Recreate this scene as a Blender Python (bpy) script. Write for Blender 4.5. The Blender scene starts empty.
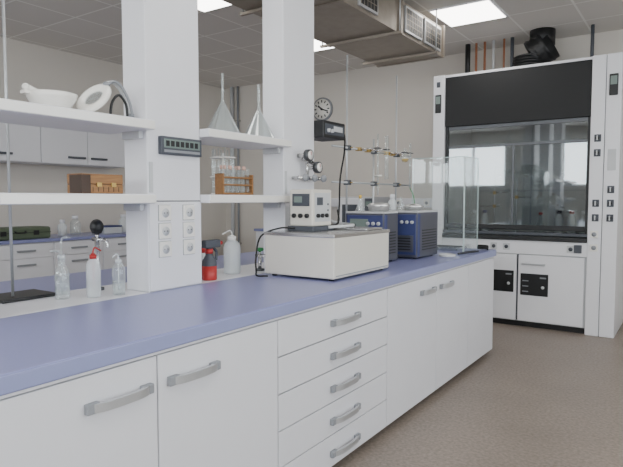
import bpy, bmesh, math, random
from mathutils import Vector, Matrix, Euler
random.seed(3)
scene = bpy.context.scene
COL = scene.collection

# ------------------------------------------------------------------ materials
def srgb(r, g, b):
    def f(c):
        c /= 255.0
        return c/12.92 if c <= 0.04045 else ((c+0.055)/1.055)**2.4
    return (f(r), f(g), f(b), 1.0)

def mat(name, col, rough=0.5, metal=0.0, var=0.04, scale=8.0, bump=0.0, spec=0.5, coat=0.0):
    m = bpy.data.materials.new(name); m.use_nodes = True
    nt = m.node_tree; p = nt.nodes['Principled BSDF']
    p.inputs['Roughness'].default_value = rough
    p.inputs['Metallic'].default_value = metal
    p.inputs['Specular IOR Level'].default_value = spec
    p.inputs['Coat Weight'].default_value = coat
    tc = nt.nodes.new('ShaderNodeTexCoord')
    n = nt.nodes.new('ShaderNodeTexNoise'); n.inputs['Scale'].default_value = scale
    n.inputs['Detail'].default_value = 4
    nt.links.new(tc.outputs['Object'], n.inputs['Vector'])
    mx = nt.nodes.new('ShaderNodeMix'); mx.data_type = 'RGBA'
    a = [max(0, c*(1-var)) for c in col[:3]] + [1]; b = [min(1, c*(1+var)) for c in col[:3]] + [1]
    mx.inputs[6].default_value = a; mx.inputs[7].default_value = b
    nt.links.new(n.outputs['Fac'], mx.inputs[0])
    nt.links.new(mx.outputs[2], p.inputs['Base Color'])
    if bump > 0:
        bp = nt.nodes.new('ShaderNodeBump'); bp.inputs['Strength'].default_value = bump
        bp.inputs['Distance'].default_value = 0.002
        nt.links.new(n.outputs['Fac'], bp.inputs['Height']); nt.links.new(bp.outputs[0], p.inputs['Normal'])
    return m

def clear(name, tint=(0.95, 0.97, 0.97, 1), base=0.04, edge=0.75, power=3.0, diff=None):
    """thin clear glass: transparency with facing-angle reflectivity"""
    m = bpy.data.materials.new(name); m.use_nodes = True
    nt = m.node_tree; nt.nodes.clear()
    out = nt.nodes.new('ShaderNodeOutputMaterial')
    tr = nt.nodes.new('ShaderNodeBsdfTransparent'); tr.inputs[0].default_value = tint
    gl = nt.nodes.new('ShaderNodeBsdfGlossy'); gl.inputs['Roughness'].default_value = 0.03
    gl.inputs[0].default_value = (0.9, 0.92, 0.93, 1)
    lw = nt.nodes.new('ShaderNodeLayerWeight'); lw.inputs['Blend'].default_value = 0.5
    pw = nt.nodes.new('ShaderNodeMath'); pw.operation = 'POWER'; pw.inputs[1].default_value = power
    ma = nt.nodes.new('ShaderNodeMath'); ma.operation = 'MULTIPLY_ADD'
    ma.inputs[1].default_value = edge; ma.inputs[2].default_value = base
    nt.links.new(lw.outputs['Facing'], pw.inputs[0]); nt.links.new(pw.outputs[0], ma.inputs[0])
    ms = nt.nodes.new('ShaderNodeMixShader')
    nt.links.new(ma.outputs[0], ms.inputs[0]); nt.links.new(tr.outputs[0], ms.inputs[1]); nt.links.new(gl.outputs[0], ms.inputs[2])
    last = ms
    if diff:
        df = nt.nodes.new('ShaderNodeBsdfDiffuse'); df.inputs[0].default_value = diff[0]
        m2 = nt.nodes.new('ShaderNodeMixShader'); m2.inputs[0].default_value = diff[1]
        nt.links.new(ms.outputs[0], m2.inputs[1]); nt.links.new(df.outputs[0], m2.inputs[2]); last = m2
    nt.links.new(last.outputs[0], out.inputs[0])
    return m

def emis(name, col, s):
    m = bpy.data.materials.new(name); m.use_nodes = True
    nt = m.node_tree; nt.nodes.clear()
    out = nt.nodes.new('ShaderNodeOutputMaterial'); e = nt.nodes.new('ShaderNodeEmission')
    e.inputs[0].default_value = col; e.inputs[1].default_value = s
    nt.links.new(e.outputs[0], out.inputs[0]); return m

WHITE = mat('white_laminate', srgb(222, 222, 227), 0.38, var=0.02)
WHITE2 = mat('white_powdercoat', srgb(230, 230, 234), 0.35, var=0.02)
SEAM = mat('seam_shadow_gap', srgb(70, 72, 78), 0.8)
BLUE = mat('lavender_worktop', srgb(132, 136, 180), 0.3, var=0.05, scale=60)
BLUEEDGE = mat('lavender_worktop_edge', srgb(142, 148, 188), 0.35, var=0.03)
BLACK = mat('black_plastic', srgb(24, 25, 27), 0.45, var=0.1)
HEADER = mat('black_header_panel', srgb(20, 21, 23), 0.6, var=0.1)
DGREY = mat('dark_grey_plastic', srgb(72, 76, 84), 0.5)
GREY = mat('mid_grey_plastic', srgb(140, 143, 148), 0.5)
LGREY = mat('light_grey_plastic', srgb(196, 198, 200), 0.45)
ALU = mat('brushed_aluminium', srgb(200, 202, 205), 0.35, metal=0.7, var=0.05, scale=30)
STEEL = mat('stainless_steel', srgb(205, 205, 205), 0.25, metal=1.0, var=0.05)
ROD = mat('polished_rod', srgb(190, 192, 194), 0.35, metal=0.5, var=0.05)
DSTEEL = mat('dark_steel', srgb(95, 97, 100), 0.4, metal=0.9)
GALV = mat('galvanised_sheet', srgb(150, 141, 130), 0.42, metal=0.6, var=0.18, scale=14, bump=0.1)
CREAM = mat('cream_enamel', srgb(216, 212, 202), 0.4, var=0.02)
PORC = mat('porcelain', srgb(240, 238, 232), 0.2, coat=0.4, var=0.02)
NAVY = mat('navy_plastic', srgb(58, 66, 112), 0.45)
SIDE = mat('grey_blue_metal', srgb(84, 86, 96), 0.4, metal=0.2)
RED = mat('red_plastic', srgb(176, 44, 42), 0.4)
GREEN = mat('green_plastic', srgb(84, 96, 76), 0.55)
TGREEN = mat('bright_green_plastic', srgb(50, 140, 80), 0.5)
YELLOW = mat('yellow_plastic', srgb(205, 170, 70), 0.5)
BRASS = mat('brass', srgb(180, 150, 90), 0.35, metal=0.9)
PIPE = mat('brown_pipe', srgb(150, 96, 66), 0.5)
PINK = mat('pale_stopper', srgb(220, 180, 165), 0.6)
RUBBER = mat('black_rubber', srgb(18, 18, 19), 0.6)
FOIL = mat('aluminium_foil', srgb(215, 215, 215), 0.3, metal=0.9, bump=0.8, scale=60)
MILKY = clear('milky_plastic', diff=((0.85, 0.88, 0.9, 1), 0.45))
GLASS = clear('laboratory_glass', edge=0.8, power=1.7, base=0.06, diff=((0.85, 0.9, 0.9, 1), 0.10))
PANE = clear('acrylic_sheet', base=0.04, edge=0.6, power=4, diff=((0.8, 0.88, 0.88, 1), 0.06))
PANEEDGE = clear('acrylic_edge', base=0.2, edge=0.6, power=2, diff=((0.8, 0.95, 0.95, 1), 0.6))
SASH = clear('sash_glass', tint=(0.78, 0.81, 0.82, 1), base=0.10, edge=0.6, power=4)
WINGLASS = clear('window_glass', base=0.03, edge=0.5, power=4)
HOODIN = mat('hood_interior', srgb(160, 161, 161), 0.45, var=0.03)
LAMP = emis('light_panel_diffuser', (1.0, 0.97, 0.92, 1), 9.5)
HOODFILL = emis('added_hood_fill_glow', (1.0, 0.98, 0.95, 1), 7.0)  # added emitter, there only to brighten the dark hood interior
LCD = mat('lcd_grey', srgb(120, 135, 130), 0.25)

def wood():
    m = mat('varnished_wood', srgb(170, 118, 66), 0.45)
    nt = m.node_tree; p = nt.nodes['Principled BSDF']
    tc = nt.nodes.new('ShaderNodeTexCoord'); mp = nt.nodes.new('ShaderNodeMapping')
    mp.inputs['Scale'].default_value = (40, 4, 40)
    w = nt.nodes.new('ShaderNodeTexNoise'); w.inputs['Scale'].default_value = 3
    cr = nt.nodes.new('ShaderNodeValToRGB')
    cr.color_ramp.elements[0].color = srgb(108, 70, 38); cr.color_ramp.elements[1].color = srgb(172, 126, 76)
    nt.links.new(tc.outputs['Object'], mp.inputs[0]); nt.links.new(mp.outputs[0], w.inputs['Vector'])
    nt.links.new(w.outputs['Fac'], cr.inputs[0]); nt.links.new(cr.outputs[0], p.inputs['Base Color'])
    return m
WOOD = wood()
DWOOD = mat('dark_wood', srgb(62, 44, 32), 0.5)

def floor_mat():
    m = bpy.data.materials.new('linoleum_floor'); m.use_nodes = True
    nt = m.node_tree; p = nt.nodes['Principled BSDF']; p.inputs['Roughness'].default_value = 0.42
    tc = nt.nodes.new('ShaderNodeTexCoord')
    n = nt.nodes.new('ShaderNodeTexNoise'); n.inputs['Scale'].default_value = 55; n.inputs['Detail'].default_value = 8
    n2 = nt.nodes.new('ShaderNodeTexNoise'); n2.inputs['Scale'].default_value = 2.2; n2.inputs['Detail'].default_value = 5
    nt.links.new(tc.outputs['Object'], n.inputs['Vector']); nt.links.new(tc.outputs['Object'], n2.inputs['Vector'])
    cr = nt.nodes.new('ShaderNodeValToRGB')
    cr.color_ramp.elements[0].position = 0.3; cr.color_ramp.elements[0].color = srgb(128, 116, 106)
    cr.color_ramp.elements[1].position = 0.7; cr.color_ramp.elements[1].color = srgb(162, 149, 138)
    mx = nt.nodes.new('ShaderNodeMix'); mx.data_type = 'RGBA'; mx.blend_type = 'MULTIPLY'; mx.inputs[0].default_value = 0.3
    nt.links.new(n.outputs['Fac'], cr.inputs[0]); nt.links.new(cr.outputs[0], mx.inputs[6]); nt.links.new(n2.outputs['Fac'], mx.inputs[7])
    nt.links.new(mx.outputs[2], p.inputs['Base Color'])
    return m
FLOOR = floor_mat()

def ceil_mat():
    m = bpy.data.materials.new('ceiling_tiles'); m.use_nodes = True
    nt = m.node_tree; p = nt.nodes['Principled BSDF']; p.inputs['Roughness'].default_value = 0.9
    tc = nt.nodes.new('ShaderNodeTexCoord'); mp = nt.nodes.new('ShaderNodeMapping')
    mp.inputs['Location'].default_value = (0.4, 0.2, 0)
    b = nt.nodes.new('ShaderNodeTexBrick'); b.offset = 0.0; b.squash = 1.0
    b.inputs['Scale'].default_value = 1.0; b.inputs['Brick Width'].default_value = 0.6; b.inputs['Row Height'].default_value = 0.6
    b.inputs['Mortar Size'].default_value = 0.010; b.inputs['Mortar Smooth'].default_value = 0.0
    b.inputs['Color1'].default_value = srgb(217, 213, 208); b.inputs['Color2'].default_value = srgb(211, 207, 202)
    b.inputs['Mortar'].default_value = srgb(238, 236, 232)
    nt.links.new(tc.outputs['Object'], mp.inputs[0]); nt.links.new(mp.outputs[0], b.inputs['Vector'])
    nt.links.new(b.outputs['Color'], p.inputs['Base Color'])
    return m
CEIL = ceil_mat()
WALL = mat('painted_wall', srgb(212, 206, 198), 0.85, var=0.025, scale=2.0)

# ------------------------------------------------------------------ builder
class B:
    def __init__(self, name):
        self.name = name; self.bm = bmesh.new(); self.mats = []
    def _mi(self, m):
        if m not in self.mats: self.mats.append(m)
        return self.mats.index(m)
    def _add(self, t, m, smooth=False, M=None):
        if M is not None: bmesh.ops.transform(t, matrix=M, verts=t.verts)
        bmesh.ops.recalc_face_normals(t, faces=t.faces)
        i = self._mi(m)
        for f in t.faces: f.material_index = i; f.smooth = smooth
        me = bpy.data.meshes.new('tmp'); t.to_mesh(me); t.free()
        self.bm.from_mesh(me); bpy.data.meshes.remove(me)
    def box(self, x0, x1, y0, y1, z0, z1, m, bev=0.0, M=None):
        t = bmesh.new(); bmesh.ops.create_cube(t, size=1)
        bmesh.ops.scale(t, vec=(abs(x1-x0), abs(y1-y0), abs(z1-z0)), verts=t.verts)
        bmesh.ops.translate(t, vec=((x0+x1)/2, (y0+y1)/2, (z0+z1)/2), verts=t.verts)
        if bev: bmesh.ops.bevel(t, geom=t.edges[:], offset=bev, segments=2, affect='EDGES', profile=0.5)
        self._add(t, m, False, M); return self
    def cyl(self, p0, p1, r, m, r2=None, seg=20, M=None):
        p0, p1 = Vector(p0), Vector(p1); d = p1-p0
        t = bmesh.new()
        bmesh.ops.create_cone(t, cap_ends=True, segments=seg, radius1=r, radius2=r if r2 is None else r2, depth=d.length)
        R = d.to_track_quat('Z', 'Y').to_matrix().to_4x4()
        T = Matrix.Translation((p0+p1)/2) @ R
        if M is not None: T = M @ T
        self._add(t, m, True, T)
        return self
    def sphere(self, c, r, m, sc=(1, 1, 1), M=None):
        t = bmesh.new(); bmesh.ops.create_uvsphere(t, u_segments=20, v_segments=12, radius=r)
        T = Matrix.Translation(c) @ Matrix.Diagonal((*sc, 1))
        if M is not None: T = M @ T
        self._add(t, m, True, T); return self
    def lathe(self, prof, loc, m, seg=32, M=None):
        t = bmesh.new(); rings = []
        for r, z in prof:
            if r < 1e-5: rings.append([t.verts.new((0, 0, z))])
            else: rings.append([t.verts.new((r*math.cos(2*math.pi*k/seg), r*math.sin(2*math.pi*k/seg), z)) for k in range(seg)])
        for a, b in zip(rings, rings[1:]):
            for k in range(seg):
                k2 = (k+1) % seg
                if len(a) == 1 and len(b) == 1: break
                if len(a) == 1: t.faces.new((a[0], b[k], b[k2]))
                elif len(b) == 1: t.faces.new((a[k], a[k2], b[0]))
                else: t.faces.new((a[k], a[k2], b[k2], b[k]))
        T = Matrix.Translation(loc)
        if M is not None: T = T @ M
        self._add(t, m, True, T); return self
    def tube(self, pts, r, m, seg=10, sub=6):
        P = [Vector(p) for p in pts]; Q = []
        if sub > 1 and len(P) > 2:
            E = [2*P[0]-P[1]]+P+[2*P[-1]-P[-2]]
            for i in range(1, len(E)-2):
                for s in range(sub):
                    u = s/sub; a, b, c, d = E[i-1], E[i], E[i+1], E[i+2]
                    Q.append(0.5*((2*b)+(c-a)*u+(2*a-5*b+4*c-d)*u*u+(3*b-a-3*c+d)*u**3))
            Q.append(P[-1])
        else: Q = P
        t = bmesh.new(); rings = []; up = None
        for i, q in enumerate(Q):
            tg = (Q[min(i+1, len(Q)-1)]-Q[max(i-1, 0)]).normalized()
            if up is None:
                up = tg.orthogonal().normalized()
            up = (up-tg*up.dot(tg)).normalized(); s = tg.cross(up)
            rings.append([t.verts.new(q+up*r*math.cos(2*math.pi*k/seg)+s*r*math.sin(2*math.pi*k/seg)) for k in range(seg)])
        for a, b in zip(rings, rings[1:]):
            for k in range(seg): t.faces.new((a[k], a[(k+1) % seg], b[(k+1) % seg], b[k]))
        t.faces.new(rings[0]); t.faces.new(rings[-1])
        self._add(t, m, True); return self
    def prism(self, poly, z0, z1, m, M=None, smooth=False):
        t = bmesh.new()
        a = [t.verts.new((x, y, z0)) for x, y in poly]; b = [t.verts.new((x, y, z1)) for x, y in poly]
        n = len(poly)
        for k in range(n): t.faces.new((a[k], a[(k+1) % n], b[(k+1) % n], b[k]))
        f1 = t.faces.new(a); f2 = t.faces.new(b)
        bmesh.ops.triangulate(t, faces=[f1, f2])
        self._add(t, m, smooth, M); return self
    def done(self, recenter=True):
        me = bpy.data.meshes.new(self.name)
        self.bm.to_mesh(me); self.bm.free()
        for m in self.mats: me.materials.append(m)
        o = bpy.data.objects.new(self.name, me); COL.objects.link(o)
        if recenter:
            vs = [v.co for v in me.vertices]
            c = Vector(((min(v.x for v in vs)+max(v.x for v in vs))/2, (min(v.y for v in vs)+max(v.y for v in vs))/2, min(v.z for v in vs)))
            me.transform(Matrix.Translation(-c)); o.location = c
        return o

# ------------------------------------------------------------------ room
X0, X1, Y0, Y1, H = -6.5, 2.4, -3.2, 6.95, 3.15
B('floor').box(X0-.2, X1+.2, Y0-.2, Y1+.2, -0.1, 0, FLOOR).done(False)
B('ceiling').box(X0-.2, X1+.2, Y0-.2, Y1+.2, H, H+0.1, CEIL).done(False)
B('wall_left').box(X0-.2, X0, Y0-.2, Y1+.2, 0, H, WALL).done(False)
B('wall_far').box(X0, X1, Y1, Y1+.2, 0, H, WALL).done(False)
w = B('wall_back'); wz0, wz1 = 0.95, 2.8; bz0 = 1.65
wins = [(-6.0, -4.2), (-3.8, -2.0), (-1.6, 0.2), (0.5, 2.1)]
w.box(X0, X1, Y0-.2, Y0, 0, bz0, WALL).box(X0, X1, Y0-.2, Y0, wz1, H, WALL)
prev = X0
for a, b in wins:
    w.box(prev, a, Y0-.2, Y0, bz0, wz1, WALL); prev = b
w.box(prev, X1, Y0-.2, Y0, bz0, wz1, WALL); w.done(False)
w = B('wall_right')
rw = [(-2.4, -0.4), (0.2, 2.2), (2.8, 4.8)]
w.box(X1, X1+.2, Y0-.2, Y1+.2, 0, wz0, WALL).box(X1, X1+.2, Y0-.2, Y1+.2, wz1, H, WALL)
prev = Y0-.2
for a, b in rw:
    w.box(X1, X1+.2, prev, a, wz0, wz1, WALL); prev = b
w.box(X1, X1+.2, prev, Y1+.2, wz0, wz1, WALL); w.done(False)
n = 0
for a, b in wins:
    n += 1; o = B('window_%d' % n); y = Y0-.12; f = .05
    o.box(a, b, y, y+.06, bz0, bz0+f, WHITE2).box(a, b, y, y+.06, wz1-f, wz1, WHITE2)
    o.box(a, a+f, y, y+.06, bz0+f, wz1-f, WHITE2).box(b-f, b, y, y+.06, bz0+f, wz1-f, WHITE2)
    c = (a+b)/2; o.box(c-f/2, c+f/2, y, y+.06, bz0+f, wz1-f, WHITE2)
    o.box(a+f, b-f, y+.025, y+.032, bz0+f, wz1-f, WINGLASS); o.done()
for a, b in rw:
    n += 1; o = B('window_%d' % n); x = X1+.06; f = .05
    o.box(x, x+.06, a, b, wz0, wz0+f, WHITE2).box(x, x+.06, a, b, wz1-f, wz1, WHITE2)
    o.box(x, x+.06, a, a+f, wz0+f, wz1-f, WHITE2).box(x, x+.06, b-f, b, wz0+f, wz1-f, WHITE2)
    c = (a+b)/2; o.box(x, x+.06, c-f/2, c+f/2, wz0+f, wz1-f, WHITE2)
    o.box(x+.025, x+.032, a+f, b-f, wz0+f, wz1-f, WINGLASS); o.done()
B('baseboard_far').box(X0, -2.5, Y1-.012, Y1, 0, .08, LGREY).done()
B('baseboard_right').box(X1-.012, X1, Y0, Y1, 0, .08, LGREY).done()
o = B('socket_trunking')
o.box(-5.6, -2.6, Y1-.05, Y1-.001, 1.22, 1.34, WHITE2, .004)
for x in (-5.3, -4.9, -4.5, -4.1, -3.7, -3.3, -2.9):
    o.box(x-.04, x+.04, Y1-.058, Y1-.049, 1.24, 1.32, PORC, .003); o.cyl((x, Y1-.057, 1.28), (x, Y1-.061, 1.28), .022, GREY)
o.done()

for (x, y) in [(-2.2, 5.2), (-4.0, 5.2), (-4.0, 3.4), (-2.2, 1.6), (-.4, 3.4), (-.4, 1.6), (-4.0, 1.6), (1.4, 3.4), (-.4, -.2), (-2.2, -.2)]:
    o = B('ceiling_light')
    o.box(x, x+.6, y, y+.6, H-.012, H-.001, WHITE2, 0.002)
    o.box(x+.02, x+.58, y+.02, y+.58, H-.016, H-.0115, LAMP); o.done()

# ------------------------------------------------------------------ handles
def bow_handle(o, x, yc, z, L=.12, M=None):
    pts_o, pts_i = [], []
    for k in range(17):
        u = -1+2*k/16; b = .034*(1-abs(u)**4)
        pts_o.append((x+b+.002, yc+u*L))
    for k in range(17):
        u = 1-2*k/16; b = .024*(1-abs(u)**4)
        pts_i.append((x+b-.001 if abs(u) < .99 else x-.001, yc+u*(L-.012)))
    o.prism(pts_o+pts_i, z-.013, z+.013, ALU, M=M)
    for s in (-1, 1):
        c = yc+s*(L-.022)
        o.box(x, x+.020, c-.022, c+.020, z-.0155, z+.0155, GREY, 0.003, M=M)

# ------------------------------------------------------------------ island bench
FX = -1.39
o = B('laboratory_bench')
ya, yb = -0.72, 4.82
SB = .846
o.box(-2.06, FX, ya, yb, SB, .90, BLUE, .004)
o.box(FX-.001, FX+.004, ya+.004, yb-.004, SB+.004, .895, BLUEEDGE, .002)
o.box(-2.42, -2.06, ya, yb, SB, .90, WHITE2, .003)
o.box(-2.98, -2.42, ya, yb, SB, .90, BLUE, .004)
o.box(-2.92, FX-.03, ya+.03, yb-.02, .045, SB, WHITE)
o.box(-2.85, FX-.08, ya+.08, yb-.06, 0, .045, BLACK)
doors = [(-.70, -.08), (-.08, .545), (.545, 1.173), (1.173, 1.80)]
g = .003
ZB, ZT = .042, .834
def front(y0, y1, z0, z1):
    o.box(FX-.03, FX-.010, y0+g, y1-g, z0+g, z1-g, WHITE, .0015)
o.box(FX-.0305, FX-.026, ya+.03, yb-.02, ZB, SB-.002, SEAM)
o.box(FX-.03, FX-.012, ya+.03, yb-.02, ZT+.001, SB, WHITE)
for a, b in doors: front(a, b, ZB, ZT)
dh = (ZT-ZB)/5
for k in range(5):
    z0 = ZB+k*dh; front(1.80, 2.796, z0, z0+dh)
    bow_handle(o, FX-.010, 2.335, z0+.069, .135)
for a, b in [(2.796, 3.52), (3.52, 4.15), (4.15, 4.80)]: front(a, b, ZB, ZT)
for y in (1.028, 1.328, -.20, .05): bow_handle(o, FX-.010, y, .738, .118)
for y in (3.36, 3.68): bow_handle(o, FX-.010, y, .742, .118)
o.done()

def column(yc, first):
    o = B('service_column'); y0, y1 = yc-.165, yc+.165; zt = 2.745
    o.box(-2.22, -2.06, y0, y1, .9005, zt, WHITE2, .004)
    o.box(-2.061, -2.052, y0+.004, y1-.004, .905, 1.315, WHITE2, .002)
    o.box(-2.0605, -2.0585, y0+.002, y1-.002, 1.318, 1.323, SEAM)
    for r in range(3):
        for c in range(2):
            yy = yc-.075+c*.15; zz = 1.095+r*.085
            o.box(-2.052, -2.043, yy-.036, yy+.036, zz-.036, zz+.036, PORC, .003)
            o.box(-2.053, -2.0515, yy-.038, yy+.038, zz-.038, zz+.038, GREY)
            o.cyl((-2.044, yy, zz), (-2.0425, yy, zz), .022, LGREY)
            for s in (-1, 1): o.cyl((-2.0428, yy+s*.009, zz), (-2.0418, yy+s*.009, zz), .003, BLACK, seg=8)
    if first:
        zz = 1.58
        o.box(-2.061, -2.035, yc-.1, yc+.155, zz-.042, zz+.042, DGREY, .004)
        o.box(-2.036, -2.033, yc-.085, yc+.14, zz-.012, zz+.03, LCD, .002)
        for k in range(7): o.box(-2.035, -2.030, yc-.075+k*.03, yc-.055+k*.03, zz-.004, zz+.022, BLACK, .001)
        o.box(-2.036, -2.033, yc-.085, yc+.14, zz-.032, zz-.02, GREY, .001)
    o.box(-2.061, -2.056, y0+.01, y0+.03, 1.36, 1.5, LGREY)
    return o.done()
column(1.852, True); column(2.875, False)
column(.83, False)

def shelf(y0, y1, z):
    o = B('reagent_shelf')
    o.box(-2.33, -2.0, y0, y1, z-.042, z, WHITE2, .004)
    o.box(-2.0, -1.994, y0+.002, y1-.002, z-.040, z-.004, PORC, .002)
    for y in (y0+.012, y1-.012):
        o.box(-2.20, -2.08, y-.012, y+.012, z-.075, z-.042, LGREY, .002)
    o.done()
for z in (1.68, 1.352):
    shelf(.998, 1.685, z); shelf(2.02, 2.707, z)
for z in (1.68, 1.352): shelf(-.3, .66, z)

# ------------------------------------------------------------------ left wall bench + cupboards
o = B('wall_bench')
o.box(-6.49, -5.8, -1.5, 5.4, .866, .90, BLUE, .003)
o.box(-6.48, -5.84, -1.48, 5.38, .08, .866, WHITE)
o.box(-6.45, -5.9, -1.45, 5.35, 0, .08, BLACK)
k = -1.48
while k < 5.2:
    o.box(-5.84, -5.82, k+.004, k+.6-.004, .085, .70, WHITE, .002)
    o.box(-5.84, -5.82, k+.004, k+.6-.004, .705, .855, WHITE, .002)
    o.box(-5.82, -5.80, k+.2, k+.4, .77, .79, GREY, .003)
    o.box(-5.82, -5.80, k+.2, k+.4, .62, .64, GREY, .003)
    k += .62
o.done()
o = B('wall_cupboard')
o.box(-6.49, -6.15, -1.2, 4.72, 1.74, 2.34, WHITE, .002)
k = -1.2
while k < 4.5:
    o.box(-6.15, -6.13, k+.004, k+.592-.004, 1.745, 2.335, WHITE, .002)
    yy = k+.44 if int(round((k+1.2)/.592)) % 2 == 0 else k+.15
    o.box(-6.13, -6.10, yy-.11, yy+.11, 1.81, 1.835, DGREY, .004)
    k += .592
o.done()
o = B('far_bench')
o.box(-5.3, -2.75, 6.25, 6.88, .866, .90, BLUE, .003)
o.box(-5.28, -2.77, 6.29, 6.88, .08, .866, WHITE)
o.box(-5.25, -2.80, 6.35, 6.88, 0, .08, BLACK)
for k in range(4):
    a = -5.28+k*.6275
    o.box(a+.004, a+.6235, 6.27, 6.29, .085, .855, WHITE, .002)
    o.box(a+.2, a+.42, 6.245, 6.27, .74, .76, GREY, .003)
o.done()
# drying oven on the far bench
o = B('drying_oven')
o.box(-3.95, -3.40, 6.38, 6.84, .915, 1.36, LGREY, .012)
for x in (-3.9, -3.45):
    for y in (6.43, 6.79): o.cyl((x, y, .9005), (x, y, .92), .018, BLACK)
o.box(-3.93, -3.55, 6.355, 6.382, .94, 1.34, WHITE2, .008); o.box(-3.86, -3.62, 6.35, 6.357, 1.02, 1.26, DGREY, .004)
o.box(-3.53, -3.42, 6.372, 6.382, .94, 1.34, DGREY, .003); o.box(-3.515, -3.435, 6.366, 6.373, 1.24, 1.30, LCD)
for z in (1.02, 1.12): o.cyl((-3.475, 6.373, z), (-3.475, 6.35, z), .022, BLACK)
o.tube([(-3.575, 6.357, 1.05), (-3.575, 6.33, 1.07), (-3.575, 6.33, 1.21), (-3.575, 6.357, 1.23)], .008, STEEL)
o.done()
o = B('green_storage_case')
o.box(-6.15, -5.86, 2.80, 3.47, .901, 1.03, GREEN, .02).box(-6.151, -5.859, 2.802, 3.468, .968, .974, BLACK, .001)
for y in (2.95, 3.30): o.box(-5.862, -5.85, y-.03, y+.03, .945, .995, BLACK, .003)
o.tube([(-5.86, 3.07, .99), (-5.835, 3.08, .975), (-5.835, 3.17, .975), (-5.86, 3.18, .99)], .008, BLACK); o.done()

def jar(name, x, y, z, r, h, m, cap, ch=.03):
    o = B(name)
    o.lathe([(0, 0), (r*.95, 0), (r, .005), (r, h*.75), (r*.6, h*.88), (r*.5, h)], (x, y, z), m)
    o.cyl((x, y, z+h-.005), (x, y, z+h+ch), r*.58, cap); return o.done()
jar('storage_bottle', -6.1, 3.75, .901, .05, .16, MILKY, WHITE)
jar('storage_bottle', -6.15, 3.95, .901, .06, .20, GLASS, WHITE)
jar('storage_bottle', -6.05, 4.15, .901, .04, .12, GLASS, RED)
jar('storage_bottle', -6.1, 4.6, .901, .06, .2, MILKY, WHITE)
jar('storage_bottle', -4.6, 6.6, .901, .07, .24, MILKY, WHITE)
jar('storage_bottle', -4.35, 6.55, .901, .06, .2, GLASS, NAVY)
jar('storage_bottle', -3.1, 6.6, .901, .07, .24, MILKY, NAVY)
o = B('sample_box'); o.box(-6.2, -6.0, 4.25, 4.5, .901, .98, LGREY, .006).box(-6.205, -5.995, 4.245, 4.505, .98, 1.0, NAVY, .005).done()

# ------------------------------------------------------------------ duct
o = B('ventilation_duct')
dx0, dx1, dz0, dz1 = -2.86, -2.15, 2.755, 3.04
o.box(dx0, dx1, .6, 5.46, dz0, dz1, GALV)
y = .6
while y < 5.5:
    o.box(dx0-.02, dx1+.02, y-.018, y-.002, dz0-.008, dz1+.02, GALV); o.box(dx0-.02, dx1+.02, y+.002, y+.018, dz0-.008, dz1+.02, GALV)
    y += .972
def grille(y0, y1):
    o.box(dx1, dx1+.02, y0, y1, dz0+.03, dz1-.03, ALU, .003)
    o.box(dx1+.018, dx1+.021, y0+.02, y1-.02, dz0+.05, dz1-.05, BLACK)
    nn = int((y1-y0-.04)/.05)
    for i in range(nn+1):
        yy = y0+.02+i*(y1-y0-.04)/nn
        o.box(dx1+.019, dx1+.023, yy-.003, yy+.003, dz0+.05, dz1-.05, GALV)
    for i in range(1, 4):
        zz = dz0+.05+i*(dz1-dz0-.1)/4
        o.box(dx1+.019, dx1+.023, y0+.02, y1-.02, zz-.003, zz+.003, GALV)
grille(4.98, 5.38); grille(4.56, 4.92); grille(3.75, 4.05); grille(2.6, 3.0)
for yy in (1.2, 2.3, 3.3, 4.4, 5.2):
    for x in (dx0-.03, dx1+.04): o.cyl((x, yy, dz0-.02), (x, yy, H), .006, ROD, seg=8)
    o.box(dx0-.05, dx1+.06, yy-.015, yy+.015, dz0-.03, dz0-.01, GALV)
o.done()

# ------------------------------------------------------------------ wall clock
o = B('wall_clock'); cy = Y1
cx = -4.55; cz = 2.64
o.cyl((cx, cy, cz), (cx, cy-.035, cz), .17, GREY, seg=40)
o.cyl((cx, cy-.03, cz), (cx, cy-.040, cz), .148, PORC, seg=40)
for k in range(12):
    a = k*math.pi/6
    M = Matrix.Translation((cx, cy-.041, cz)) @ Matrix.Rotation(a, 4, 'Y')
    o.box(-.008, .008, -.002, .002, .095, .13, BLACK, M=M)
for a, L, wd in ((-.9, .08, .012), (1.9, .115, .009)):
    M = Matrix.Translation((cx, cy-.044, cz)) @ Matrix.Rotation(a, 4, 'Y')
    o.box(-wd, wd, -.002, .002, -.02, L, BLACK, M=M)
o.cyl((cx, cy-.04, cz), (cx, cy-.05, cz), .018, BLACK)
o.done()
o = B('wall_pipe')
o.cyl((-6.3, 6.9, 0), (-6.3, 6.9, H), .03, LGREY).cyl((-6.18, 6.91, 0), (-6.18, 6.91, H), .018, GREY)
for z in (.6, 1.6, 2.6): o.box(-6.35, -6.15, 6.90, 6.95, z-.015, z+.015, STEEL, .003)
o.done()

# ------------------------------------------------------------------ fume hood
hx0, hx1, hy0, hy1, hz = -2.45, -.60, 5.98, 6.93, 2.69
ix0, ix1 = -2.32, -.855
o = B('fume_hood')
o.box(hx0, ix0, hy0, hy1, 0, hz, WHITE2, .006)
o.box(ix1, -.735, hy0, hy1, 0, hz, WHITE2, .006)
o.box(-.73, hx1, hy0-.0, hy1, 0, hz, WHITE2, .006)
o.box(-.737, -.728, hy0+.006, hy0+.02, 0, hz-.01, SEAM)
o.box(ix0, ix1, hy1-.06, hy1, .1, hz-.01, HOODIN)
o.box(ix0, ix1, hy0+.09, hy1, hz-.06, hz, WHITE2)
o.box(ix0, ix1, hy0+.01, hy0+.06, hz-.03, hz-.004, WHITE2, .003)
o.box(ix0+.005, ix1-.005, hy0+.015, hy0+.05, 2.125, hz-.03, HEADER, .003)
o.box(ix0, ix1, hy0+.2, hy0+.22, 2.35, hz-.06, HOODIN)
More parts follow.
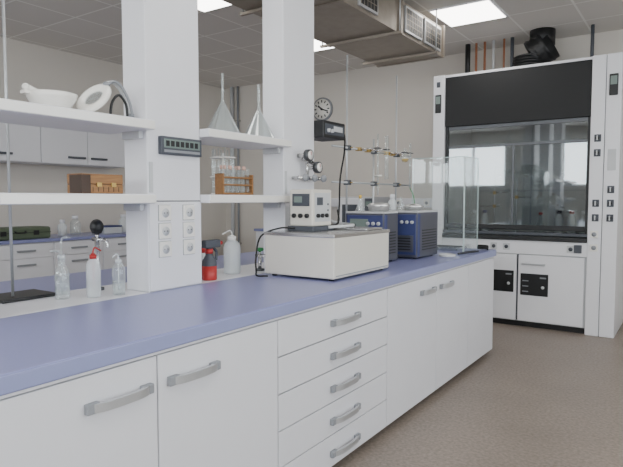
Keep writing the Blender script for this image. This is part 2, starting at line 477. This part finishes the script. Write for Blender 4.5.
o.box(ix0, ix0+.012, hy0+.1, hy1-.06, .95, 2.6, HOODIN).box(ix1-.012, ix1, hy0+.1, hy1-.06, .95, 2.6, HOODIN)
o.box(ix0+.25, ix1-.25, hy0+.23, hy0+.30, 2.40, 2.44, WHITE2, .004); o.box(ix0+.27, ix1-.27, hy0+.24, hy0+.29, 2.392, 2.401, HOODFILL)  # invented housing and glowing strip, added to light the hood from inside
for x in (-1.95, -1.25):
    for z in (1.25, 1.6): o.cyl((x, hy1-.06, z), (x, hy1-.10, z), .02, LGREY)
o.box(ix0+.01, ix1-.01, hy1-.075, hy1-.055, 1.42, 1.435, GREY); o.box(-1.60, -1.585, hy1-.07, hy1-.058, .96, 2.5, GREY)
sy = hy0+.06
for (a, b) in ((2.085, 2.125), (1.885, 1.915)): o.box(ix0+.03, ix1-.03, sy, sy+.02, a, b, DSTEEL, .003)
o.box(ix0, ix0+.03, sy-.02, sy+.03, .96, 2.125, BLACK, .003).box(ix1-.03, ix1, sy-.02, sy+.03, .96, 2.125, BLACK, .003)
o.box(ix0+.03, ix1-.03, sy-.02, sy+.03, 1.01, 1.06, BLACK, .006)
o.box(ix0+.03, ix1-.03, sy+.004, sy+.010, 1.06, 1.885, SASH)
o.box(ix0+.03, ix1-.03, sy+.004, sy+.010, 1.915, 2.085, SASH)
o.box(-1.6, -1.575, sy, sy+.02, 1.06, 1.885, DSTEEL, .003)
o.box(ix0, ix1, hy0-.02, hy1-.06, .905, .95, BLACK, .006)
o.box(ix0, ix1, hy0, hy0+.03, .96, .99, DGREY, .004)
o.box(ix0, ix1, hy0+.005, hy0+.05, .765, .905, WHITE2, .003)
for x in (-1.75, -1.62, -1.0):
    o.box(x-.035, x+.035, hy0-.004, hy0+.006, .80, .87, LGREY, .004); o.cyl((x, hy0-.003, .835), (x, hy0-.006, .835), .02, DGREY)
o.box(-.97, -.90, hy0-.012, hy0+.006, .80, .88, DGREY, .004)
o.box(ix0, ix1, hy0+.03, hy1, .06, .765, LGREY)
o.box(ix0, ix1, hy0+.06, hy1, 0, .06, BLACK)
o.box(ix0+.005, -1.515, hy0+.005, hy0+.03, .07, .755, WHITE2, .003)
o.box(-1.495, ix1-.02, hy0+.005, hy0+.03, .07, .755, WHITE2, .003)
o.box(-1.513, -1.497, hy0+.022, hy0+.031, .07, .755, SEAM)
o.box(-1.46, -1.23, hy0-.018, hy0-.005, .655, .672, ALU, .003)
for x in (-1.45, -1.24): o.box(x-.008, x+.008, hy0-.016, hy0+.01, .655, .672, ALU)
def vent(x0, x1, z0, z1):
    o.box(x0, x1, hy0-.002, hy0+.008, z0, z1, BLACK, .003)
    for k in range(3): o.box(x0+.02, x0+.08, hy0-.004, hy0, z0+.035+k*.055, z0+.045+k*.055, GREY)
    o.cyl((x1-.05, hy0, z0+.09), (x1-.05, hy0-.006, z0+.09), .016, LGREY)
    o.box(x1-.08, x1-.02, hy0-.004, hy0, z1-.045, z1-.03, GREY)
vent(-1.47, -1.2, .34, .565); vent(-1.86, -1.54, .36, .585)
def valve(x, z, c=DGREY):
    o.box(x-.03, x+.03, hy0-.006, hy0+.002, z-.035, z+.035, DGREY, .004)
    o.cyl((x, hy0, z), (x, hy0-.035, z), .017, c); o.box(x-.006, x+.006, hy0-.045, hy0-.03, z-.022, z+.022, LGREY, .003)
for z in (1.91, 1.77): valve(-.79, z, BLACK)
for z in (1.29, 1.15): valve(-.79, z, DSTEEL)
for z in (1.42, 1.29, 1.15): valve(-.665, z, BLACK)
for z in (.99, .86): o.box(-.83, -.76, hy0-.008, hy0+.002, z-.035, z+.035, PORC, .004); o.cyl((-.795, hy0-.008, z), (-.795, hy0-.011, z), .022, GREY)
o.box(-.70, -.63, hy0-.006, hy0+.002, 1.6, 1.8, LGREY, .003)
o.box(-.705, -.63, hy0-.012, hy0+.002, 2.30, 2.50, BLACK, .006); o.box(-.695, -.64, hy0-.014, hy0-.01, 2.40, 2.48, LCD)
o.box(-2.425, -2.355, hy0-.012, hy0+.002, 2.28, 2.48, BLACK, .006); o.box(-2.415, -2.365, hy0-.014, hy0-.01, 2.38, 2.46, LCD)
o.box(-2.41, -2.37, hy0-.004, hy0+.002, 2.56, 2.62, DGREY, .004)
o.done()

o = B('exhaust_duct')
ex, ey = -1.55, 6.5
o.cyl((ex, ey, hz), (ex, ey, hz+.05), .19, BLACK, seg=32)
for k in range(5): o.lathe([(.15, 0), (.18, .015), (.15, .03)], (ex, ey, hz+.05+k*.03), BLACK)
o.cyl((ex+.02, ey, hz+.18), (ex+.22, ey+.03, hz+.30), .15, BLACK, seg=24)
o.lathe([(0, -.09), (.17, -.09), (.18, -.06), (.16, -.03), (.18, 0), (.16, .03), (.18, .06), (.17, .09), (0, .09)], (ex+.10, ey+.02, hz+.25), BLACK, M=Matrix.Rotation(1.0, 4, 'Y'))
o.cyl((ex+.12, ey+.02, hz+.3), (ex+.12, ey+.02, H), .13, BLACK, seg=24)
o.done()
o = B('supply_pipes')
for x, m, r in ((-2.28, BLACK, .03), (-2.18, PIPE, .014), (-2.08, PIPE, .014), (-1.98, LGREY, .014), (-1.86, PIPE, .012), (-1.77, DGREY, .02), (-.95, DGREY, .018)):
    o.cyl((x, 6.6, hz), (x, 6.6, H), r, m, seg=12); o.cyl((x, 6.6, hz), (x, 6.6, hz+.05), r*1.7, DSTEEL, seg=12)
o.done()

def flask(name, x, y, z, r, h, liquid=None, stop=None):
    o = B(name)
    o.lathe([(0, 0), (r*.95, 0), (r, .006), (r*.28, h*.68), (r*.26, h*.95), (r*.34, h)], (x, y, z), GLASS)
    if liquid: o.lathe([(0, .003), (r*.9, .003), (r*.93, .008), (r*.62, h*.33), (0, h*.33)], (x, y, z), liquid)
    if stop: o.cyl((x, y, z+h-.012), (x, y, z+h+.012), r*.3, stop)
    return o.done()
for i, (x, c) in enumerate(((-2.2, WHITE), (-2.08, NAVY), (-1.25, BLACK), (-1.12, RED), (-1.0, WHITE))):
    jar('reagent_bottle', x, 6.72, .951, .045, .22, MILKY, c)
flask('erlenmeyer_flask', -1.40, 6.5, .951, .07, .22, None, RED)
def stand(x, y, z, h, base=(.1, .16), bm_=DSTEEL, name='retort_stand', cl=()):
    o = B(name)
    o.box(x-base[0], x+base[0]*.6, y-base[1]*.5, y+base[1], z, z+.014, bm_, .003)
    o.cyl((x, y, z+.01), (x, y, z+h), .006, ROD, seg=12)
    for zz, dx, dy in cl:
        o.box(x-.015, x+.015, y-.018, y+.018, z+zz-.018, z+zz+.018, BRASS, .004)
        o.cyl((x, y, z+zz), (x+dx, y+dy, z+zz), .005, STEEL, seg=10)
        e = Vector((x+dx, y+dy, z+zz)); d = Vector((dx, dy, 0)).normalized(); s = Vector((-d.y, d.x, 0))
        for q in (-1, 1): o.tube([e, e+d*.02+s*q*.02, e+d*.05+s*q*.02, e+d*.065+s*q*.006], .004, DSTEEL, seg=8)
        o.cyl(Vector((x, y, z+zz))-d*.015, Vector((x, y, z+zz))-d*.045, .004, STEEL, seg=8)
        o.box(x-d.x*.045-.009, x-d.x*.045+.009, y-d.y*.045-.009, y-d.y*.045+.009, z+zz-.004, z+zz+.004, BLACK, .002)
    return o.done()
stand(-1.86, 6.35, .951, .75, cl=((.45, .1, -.05), (.3, -.08, -.05)))
stand(-1.62, 6.35, .951, .6, cl=((.4, .1, -.02),))

# ------------------------------------------------------------------ left section items
stand(-2.40, 1.24, .901, 1.75, base=(.12, .16), bm_=BLACK)
def gas_bottle(x, y, z):
    o = B('gas_washing_bottle')
    o.lathe([(0, 0), (.028, 0), (.030, .004), (.030, .11), (.022, .135), (.014, .145), (.014, .175), (.018, .178)], (x, y, z), GLASS)
    o.lathe([(0, .02), (.026, .02), (.026, .10), (0, .10)], (x, y, z), GLASS)
    o.cyl((x, y, z+.17), (x, y, z+.19), .016, MILKY)
    o.tube([(x, y, z+.02), (x, y, z+.2), (x, y, z+.245), (x, y+.01, z+.262), (x, y+.04, z+.262)], .0045, GLASS, seg=8)
    o.tube([(x, y-.004, z+.18), (x, y-.012, z+.205), (x, y-.05, z+.21)], .0045, GLASS, seg=8)
    o.done()
gas_bottle(-2.24, 1.37, .901)
def wash_bottle(x, y, z, h, r, body, cap, dy=.06, name='wash_bottle'):
    o = B(name)
    o.lathe([(0, 0), (r*.93, 0), (r, .006), (r, h*.66), (r*.85, h*.76), (r*.45, h*.84), (r*.42, h*.88)], (x, y, z), body)
    o.lathe([(0, .006), (r*.94, .006), (r*.94, h*.35), (0, h*.35)], (x, y, z), GLASS)
    o.cyl((x, y, z+h*.84), (x, y, z+h*.93), r*.5, cap, seg=24)
    o.cyl((x, y, z+h*.93), (x, y, z+h*.96), r*.3, cap)
    o.tube([(x, y, z+.02), (x, y, z+h*.9), (x, y, z+h*1.0), (x, y+dy*.25, z+h*1.08), (x, y+dy, z+h*1.0)], .0035, cap, seg=8)
    return o.done()
wash_bottle(-2.17, 1.475, .901, .20, .030, MILKY, RED, .04)
wash_bottle(-2.13, 1.575, .901, .17, .028, GLASS, MILKY, -.03)
def tap(o, x, y, z, h, knob):
    o.cyl((x, y, z), (x, y, z+.012), .028, DSTEEL).cyl((x, y, z), (x, y, z+h), .011, STEEL)
    o.cyl((x-.03, y, z+h), (x+.05, y, z+h), .010, STEEL); o.cyl((x, y, z+h), (x, y, z+h+.03), .008, STEEL)
    o.lathe([(0, 0), (.02, 0), (.024, .006), (.022, .018), (0, .022)], (x, y, z+h+.028), knob)
    o.tube([(x+.05, y, z+h), (x+.075, y, z+h-.008), (x+.08, y, z+h-.035)], .007, STEEL)
o = B('gas_tap'); tap(o, -2.32, 1.60, .901, .24, BLACK); o.sphere((-2.32, 1.6, 1.20), .036, BLACK, (1, .8, 1)); o.done()
o = B('gas_tap'); tap(o, -2.15, 2.59, .901, .09, TGREEN); o.done()

o = B('spray_bottle'); x, y, z = -2.125, 2.14, .901
o.lathe([(0, 0), (.038, 0), (.040, .006), (.040, .075), (0, .075)], (x, y, z), RED)
o.lathe([(.040, .075), (.038, .10), (.020, .130), (.018, .145)], (x, y, z), DGREY)
o.cyl((x, y, z+.14), (x, y, z+.165), .021, RED)
o.box(x-.018, x+.018, y-.04, y+.072, z+.17, z+.212, DGREY, .006); o.box(x-.010, x+.010, y-.014, y+.014, z+.16, z+.175, DGREY)
o.cyl((x, y+.072, z+.192), (x, y+.092, z+.192), .012, RED)
o.tube([(x, y+.03, z+.17), (x, y+.055, z+.145), (x, y+.05, z+.10)], .008, DGREY)
o.done()
wash_bottle(-2.2, 2.40, .901, .23, .048, MILKY, PORC, -.08)
jar('storage_bottle', -2.3, 2.27, .901, .03, .13, MILKY, RED)

o = B('mortar_and_pestle'); x, y, z = -2.13, 1.28, 1.681
o.lathe([(0, 0), (.055, 0), (.058, .006), (.072, .018), (.090, .046), (.096, .066), (.091, .067), (.082, .050), (.05, .026), (0, .018)], (x, y, z), PORC, seg=40)
o.prism([(-.016, 0), (.016, 0), (.010, .03), (-.010, .03)], 0, .012, PORC, M=Matrix.Translation((x, y-.118, z+.053)))
o.cyl((x+.01, y+.03, z+.036), (x, y-.105, z+.078), .009, PORC, r2=.012); o.sphere((x+.01, y+.03, z+.036), .018, PORC)
o.sphere((x, y-.105, z+.078), .014, PORC)
o.done()
o = B('magnifier_lamp'); x, y, z = -2.13, 1.515, 1.681
R = Matrix.Translation((x, y-.045, z+.078)) @ Matrix.Rotation(math.radians(46), 4, 'X') @ Matrix.Rotation(math.radians(24), 4, 'Y')
t = bmesh.new(); prof = [(.034, -.006), (.040, .008), (.058, .012), (.072, .006), (.075, -.006), (.068, -.012), (.040, -.010)]
N = 36; rings = [[t.verts.new((r*math.cos(2*math.pi*k/N)*.82, r*math.sin(2*math.pi*k/N)*1.25, h)) for k in range(N)] for r, h in prof]
for i in range(len(rings)):
    a, b = rings[i], rings[(i+1) % len(rings)]
    for k in range(N): t.faces.new((a[k], a[(k+1) % N], b[(k+1) % N], b[k]))
o._add(t, PORC, True, R)
t = bmesh.new(); bmesh.ops.create_uvsphere(t, u_segments=24, v_segments=12, radius=1)
bmesh.ops.scale(t, vec=(.034, .050, .005), verts=t.verts); o._add(t, GLASS, True, R)
hp = R @ Vector((0, .09, 0))
arc = [hp, (x, y+.045, z+.162), (x, y+.085, z+.148), (x, y+.125, z+.088), (x, y+.145, z+.02)]
for s in (-.012, .012): o.tube([Vector(p)+Vector((s, 0, 0)) for p in arc], .0065, GREY if s > 0 else LGREY)
arc2 = [(x+.02, y+.02, z+.012), (x+.022, y+.03, z+.07), (x+.022, y+.065, z+.105), (x+.022, y+.10, z+.07), (x+.02, y+.11, z+.012)]
o.tube(arc2, .006, BLACK)
o.sphere(hp, .016, GREY)
o.box(x-.035, x+.035, y+.005, y+.165, z, z+.014, LGREY, .004); o.cyl((x, y+.145, z+.01), (x, y+.145, z+.035), .014, GREY)
o.done()
o = B('wooden_slide_box'); x, y, z = -2.12, 1.46, 1.353
o.box(x-.05, x+.055, y-.10, y+.10, z, z+.038, WOOD, .003).box(x-.05, x+.055, y-.10, y+.10, z+.040, z+.082, WOOD, .003)
o.box(x-.048, x+.052, y-.099, y+.099, z+.037, z+.041, DWOOD)
o.box(x-.03, x+.058, y-.102, y-.06, z+.002, z+.078, DWOOD, .002)
for k in (-.02, .05): o.box(x+.055, x+.06, y+k-.012, y+k+.012, z+.028, z+.046, BRASS, .001)
for k in range(6): o.box(x-.05, x+.0565, y-.05+k*.025, y-.048+k*.025, z+.008, z+.028, DWOOD)
o.done()

def funnel(x, y, z, r=.078, h=.30):
    o = B('glass_funnel')
    o.lathe([(r+.002, 0), (r, .004), (.012, h*.52), (.008, h*.56), (.007, h)], (x, y, z), GLASS, seg=40)
    o.lathe([(.004, h), (.005, h*.56), (.009, h*.52), (r-.004, .004)], (x, y, z), GLASS, seg=40)
    o.tube([(x+r*math.cos(a), y+r*math.sin(a), z+.003) for a in [2*math.pi*k/24 for k in range(25)]], .003, GLASS, sub=1, seg=6)
    o.done()
funnel(-2.14, 2.27, 1.681, .098, .33); funnel(-2.14, 2.575, 1.681, .098, .32)
o = B('test_tube_rack'); x, y, z = -2.12, 2.34, 1.353
o.box(x-.03, x+.03, y-.12, y+.12, z, z+.012, WOOD, .002)
for zz in (.05, .09): o.box(x-.03, x+.03, y-.12, y+.12, z+zz, z+zz+.009, WOOD, .002)
for s in (-1, 1): o.box(x-.03, x+.03, y+s*.12-.006, y+s*.12+.006, z, z+.115, WOOD, .002)
for r in (-1, 1):
    for k in range(6):
        yy = y-.095+k*.038
        o.lathe([(0, .013), (.006, .015), (.008, .022), (.008, .145), (.0095, .147)], (x+r*.013, yy, z), GLASS, seg=14)
        if (k+r) % 3: o.cyl((x+r*.013, yy, z+.14), (x+r*.013, yy, z+.16), .0085, PINK, seg=12)
o.done()
o = B('pipette_stand'); x, y, z = -2.245, 2.38, 1.353
o.cyl((x, y, z), (x, y, z+.012), .07, PORC, seg=32).cyl((x, y, z), (x, y, z+.24), .007, PORC)
for zz in (.10, .21): o.cyl((x, y, z+zz), (x, y, z+zz+.006), .074, PORC, seg=32)
for k in range(10):
    a = 2*math.pi*k/10
    px, py = x+.060*math.cos(a), y+.060*math.sin(a)
    o.lathe([(0, .012), (.0015, .012), (.004, .05), (.004, .12), (.0065, .14), (.0065, .18), (.004, .20), (.004, .262), (0, .262)], (px, py, z), GLASS, seg=10)
o.done()

# ------------------------------------------------------------------ water bath
o = B('water_bath')
bx0, bx1, by0, by1 = -1.99, -1.53, 2.44, 3.07
o.box(bx0, bx1, by0, by1, .912, 1.135, CREAM, .008)
for a in (bx0+.04, bx1-.04):
    for b in (by0+.04, by1-.04): o.cyl((a, b, .9005), (a, b, .92), .015, BLACK)
o.box(bx0-.004, bx1+.004, by0-.004, by1+.004, 1.128, 1.147, STEEL, .003)
o.box(bx0+.03, bx1-.03, by0+.40, by1-.03, 1.147, 1.16, STEEL, .004)
o.box(bx0+.22, bx0+.28, by0+.48, by0+.54, 1.16, 1.18, BLACK, .006)
o.box(bx1, bx1+.002, by0+.02, by1-.02, .925, .93, GREY)
tx, ty = -1.86, 2.71
o.box(tx-.09, tx+.09, ty-.11, ty+.11, 1.147, 1.175, DGREY, .004)
o.box(tx-.08, tx+.08, ty-.10, ty+.10, 1.175, 1.385, CREAM, .008)
f = ty-.10
o.box(tx-.06, tx+.06, f-.004, f+.002, 1.29, 1.36, DGREY, .002); o.box(tx-.045, tx+.01, f-.006, f-.003, 1.31, 1.345, LCD)
for k in range(3): o.cyl((tx-.045+k*.045, f, 1.235), (tx-.045+k*.045, f-.014, 1.235), .013, BLACK)
s = tx+.08
o.box(s, s+.003, ty-.08, ty+.08, 1.2, 1.365, LGREY, .001)
o.box(s+.002, s+.005, ty-.06, ty+.0, 1.295, 1.34, DGREY)
for k in range(3): o.cyl((s, ty-.055+k*.045, 1.235), (s+.016, ty-.055+k*.045, 1.235), .012, BLACK)
for k in range(3): o.cyl((s, ty+.055, 1.23+k*.035), (s+.006, ty+.055, 1.23+k*.035), .006, RED if k == 0 else DGREY)
o.tube([(tx-.04, ty-.11, 1.162), (tx-.08, ty-.2, 1.165), (-2.01, 2.43, 1.12), (-2.02, 2.40, 1.0), (-2.01, 2.39, .93), (-1.98, 2.36, .909), (-1.92, 2.38, .909)], .005, RUBBER)
o.tube([(tx+.09, ty+.05, 1.165), (tx+.14, ty+.10, 1.17), (tx+.17, ty+.18, 1.172), (tx+.12, ty+.27, 1.172), (tx-.02, ty+.31, 1.18), (-1.95, 3.04, 1.2)], .009, LGREY)
o.tube([(tx+.03, ty+.11, 1.17), (tx+.05, ty+.2, 1.175), (tx+.02, ty+.28, 1.2), (tx-.02, ty+.33, 1.26)], .006, RUBBER)
o.done()

o = B('gas_regulator')
for zz, yy in ((1.60, 2.86), (1.53, 2.96)):
    o.cyl((-2.06, yy, zz), (-1.99, yy, zz), .014, STEEL)
    o.cyl((-1.995, yy, zz), (-1.965, yy, zz), .036, DSTEEL, seg=32); o.cyl((-1.966, yy, zz), (-1.962, yy, zz), .027, PORC, seg=32)
    o.box(-1.963, -1.960, yy-.002, yy+.002, zz, zz+.022, RED)
o.cyl((-2.0, 2.78, 1.46), (-2.0, 3.01, 1.46), .012, STEEL)
for yy in (2.80, 2.90, 3.0):
    o.cyl((-2.06, yy, 1.46), (-1.97, yy, 1.46), .010, STEEL)
    o.lathe([(0, 0), (.020, 0), (.024, .005), (.020, .02), (0, .024)], (-1.97, yy, 1.46), GREY, M=Matrix.Rotation(math.pi/2, 4, 'Y'))
o.cyl((-2.02, 2.9, 1.46), (-2.02, 2.9, 1.58), .010, STEEL); o.cyl((-2.02, 2.86, 1.58), (-2.02, 2.96, 1.56), .014, STEEL)
o.done()

o = B('stirrer_controller'); y0 = 3.042
o.box(-2.18, -1.99, y0, y0+.27, 1.73, 1.84, BLACK, .006)
o.box(-1.991, -1.987, y0+.02, y0+.25, 1.75, 1.82, DGREY, .002)
o.box(-1.988, -1.985, y0+.12, y0+.23, 1.775, 1.81, LGREY, .001)
for k in range(2): o.cyl((-1.99, y0+.05+k*.04, 1.775), (-1.972, y0+.05+k*.04, 1.775), .013, LGREY)
o.tube([(-2.05, y0+.26, 1.80), (-2.04, y0+.34, 1.78), (-2.02, y0+.31, 1.65), (-1.99, y0+.22, 1.52), (-1.97, y0+.17, 1.42), (-1.96, y0+.15, 1.30), (-1.95, y0+.12, 1.18)], .006, RUBBER)
o.done()

# ------------------------------------------------------------------ chiller units
def unit(name, x0, x1, y0, y1, z1):
    o = B(name)
    o.box(x0, x1, y0, y1, .91, z1, SIDE, .008)
    for a in (x0+.04, x1-.04):
        for b in (y0+.04, y1-.04): o.cyl((a, b, .9005), (a, b, .915), .014, BLACK)
    o.box(x0+.012, x1-.012, y0-.006, y0+.002, .93, z1-.015, NAVY, .003)
    o.box(x0+.03, x1-.03, y0-.009, y0-.005, .95, 1.07, SIDE, .002)
    for k in range(5): o.box(x0+.05, x1-.05, y0-.011, y0-.008, .965+k*.02, .972+k*.02, BLACK)
    o.box(x1-.01, x1+.003, y0+.004, y0+.04, .92, z1-.012, NAVY, .002)
    o.box(x0+.04, x0+.18, y0-.010, y0-.004, z1-.10, z1-.04, LCD, .002)
    for k in range(3): o.cyl((x1-.12+k*.04, y0-.004, z1-.07), (x1-.12+k*.04, y0-.016, z1-.07), .012, LGREY)
    for k in range(8):
        zz = .96+k*.02; o.box(x1-.001, x1+.002, y0+.08, y1-.04, zz, zz+.008, BLACK)
    o.box(x0+.0, x1-.0, y0, y1, z1-.003, z1+.010, LGREY, .004)
    return o
unit('circulating_chiller', -2.0, -1.70, 3.34, 3.55, 1.235).done()
unit('circulating_chiller', -1.96, -1.62, 3.70, 4.08, 1.235).done()
t = B('foil_covered_dish')
t.lathe([(0, 0), (.07, 0), (.075, .03), (.085, .04), (.06, .055), (.02, .06), (0, .05)], (-1.80, 3.45, 1.246), FOIL, seg=18); t.done()
t = B('foil_covered_dish')
t.lathe([(0, 0), (.06, 0), (.07, .02), (.08, .03), (.05, .045), (0, .05)], (-1.74, 3.90, 1.246), FOIL, seg=14); t.done()
flask('erlenmeyer_flask', -1.93, 3.42, 1.246, .035, .10, None, YELLOW)
jar('storage_bottle', -1.88, 3.82, 1.246, .03, .09, MILKY, WHITE)
flask('erlenmeyer_flask', -1.89, 3.99, 1.246, .035, .10, None, None)

# ------------------------------------------------------------------ scaffold of rods
o = B('support_lattice')
rods = [(-2.1, 3.52, 2.36), (-2.1, 4.33, 2.36), (-2.1, 3.93, 1.80)]
for x, y, zt in rods:
    o.cyl((x, y, .9005), (x, y, zt), .0075, ROD, seg=12); o.cyl((x, y, .9005), (x, y, .92), .022, DSTEEL)
for z in (1.70, 1.45): o.cyl((-2.087, 3.30, z), (-2.087, 4.60, z), .0075, ROD, seg=12)
for x, y, zt in rods:
    for z in (1.70, 1.45): o.box(x-.018, x+.03, y-.018, y+.018, z-.018, z+.018, DSTEEL, .004); o.cyl((x+.02, y, z), (x+.05, y, z), .004, BRASS, seg=8)
for y, z, m in ((3.66, 1.70, BRASS), (4.12, 1.70, YELLOW), (4.22, 1.70, BRASS), (3.80, 1.70, BRASS)):
    o.box(-2.10, -2.06, y-.02, y+.02, z-.014, z+.014, m, .004)
    o.cyl((-2.07, y, z), (-1.95, y, z), .005, STEEL, seg=8)
    for q in (-1, 1): o.tube([(-1.95, y, z), (-1.935, y+q*.02, z), (-1.91, y+q*.02, z), (-1.9, y+q*.008, z)], .004, DSTEEL, seg=8)
o.cyl((-1.92, 3.66, 1.36), (-1.92, 3.66, 1.80), .007, GLASS, seg=12)
o.cyl((-1.95, 3.66, 1.5), (-1.89, 3.66, 1.5), .006, PORC, seg=8)
o.cyl((-1.92, 3.80, 1.48), (-1.92, 3.80, 1.80), .014, GLASS, seg=14)
o.lathe([(0, 0), (.02, .004), (.035, .03), (.03, .055), (.012, .075), (.011, .11)], (-1.92, 4.12, 1.62), GLASS, seg=20)
o.lathe([(0, .002), (.02, .006), (.032, .03), (0, .031)], (-1.92, 4.12, 1.62), YELLOW, seg=20)
o.cyl((-1.92, 4.22, 1.42), (-1.92, 4.22, 1.78), .008, GLASS, seg=12)
o.tube([(-1.92, 4.22, 1.42), (-1.90, 4.25, 1.35), (-1.90, 4.27, 1.25), (-1.92, 4.27, 1.1)], .004, TGREEN)
o.done()

o = B('acrylic_safety_shield')
o.box(-2.0, -1.545, 4.45, 4.456, .902, 1.67, PANE); o.box(-1.551, -1.545, 4.456, 4.80, .902, 1.67, PANE)
o.box(-2.0, -1.545, 4.449, 4.457, 1.67, 1.676, PANEEDGE).box(-1.553, -1.543, 4.449, 4.459, .902, 1.676, PANEEDGE)
o.box(-1.552, -1.544, 4.457, 4.80, 1.67, 1.676, PANEEDGE).box(-1.552, -1.544, 4.796, 4.802, .902, 1.67, PANEEDGE)
o.box(-2.004, -1.998, 4.449, 4.457, .902, 1.676, PANEEDGE)
o.done()
o = B('tool_tray')
o.box(-1.90, -1.62, 4.50, 4.74, .901, .908, STEEL, .003)
for a in ((-1.90, -1.895, 4.5, 4.74), (-1.625, -1.62, 4.5, 4.74), (-1.9, -1.62, 4.5, 4.505), (-1.9, -1.62, 4.735, 4.74)): o.box(*a, .903, .925, STEEL)
for k in range(4): o.cyl((-1.86, 4.55+k*.045, .917), (-1.66, 4.53+k*.05, .918), .008, BLACK if k % 2 else DSTEEL, seg=10)
o.done()
o = B('tongs')
o.tube([(-1.50, 4.20, .908), (-1.485, 4.35, .910), (-1.465, 4.50, .908)], .007, BLACK); o.tube([(-1.50, 4.20, .908), (-1.465, 4.35, .910), (-1.44, 4.50, .908)], .007, DSTEEL); o.done()
o = B('cable_coil')
pts = [(-1.47+.04*math.cos(a), 4.71+.045*math.sin(a), .908+.0012*k) for k, a in enumerate([2*math.pi*j/10 for j in range(26)])]
o.tube(pts, .007, RUBBER, sub=2); o.done()
o = B('petri_dish'); o.lathe([(0, 0), (.06, 0), (.062, .004), (.062, .018), (.058, .018), (.058, .005), (0, .005)], (-1.52, 4.02, .901), LGREY).done()

# ------------------------------------------------------------------ light
wd = bpy.data.worlds.new('World'); scene.world = wd; wd.use_nodes = True
bg = wd.node_tree.nodes['Background']; bg.inputs[0].default_value = (0.88, 0.94, 1.0, 1); bg.inputs[1].default_value = 2.3
def area(loc, rot, sx, sy, e, col=(0.96, 0.97, 1)):
    l = bpy.data.lights.new('window_daylight', 'AREA'); l.shape = 'RECTANGLE'; l.size = sx; l.size_y = sy; l.energy = e; l.color = col
    ob = bpy.data.objects.new('window_daylight', l); ob.location = loc; ob.rotation_euler = rot; COL.objects.link(ob)
for a, b in wins: area(((a+b)/2, Y0-.25, (bz0+wz1)/2), (math.radians(90), 0, 0), b-a, wz1-bz0, 75)
for a, b in rw: area((X1+.25, (a+b)/2, (wz0+wz1)/2), (math.radians(90), 0, math.radians(90)), b-a, wz1-wz0, 42)

# ------------------------------------------------------------------ camera
cd = bpy.data.cameras.new('camera'); cd.sensor_width = 36; cd.lens = 560/623*36; cd.clip_start = .05
cam = bpy.data.objects.new('camera', cd); cam.location = (0, 0, 1.33)
cam.rotation_euler = (math.radians(90-3.52), 0, math.radians(34.4)); COL.objects.link(cam); scene.camera = cam
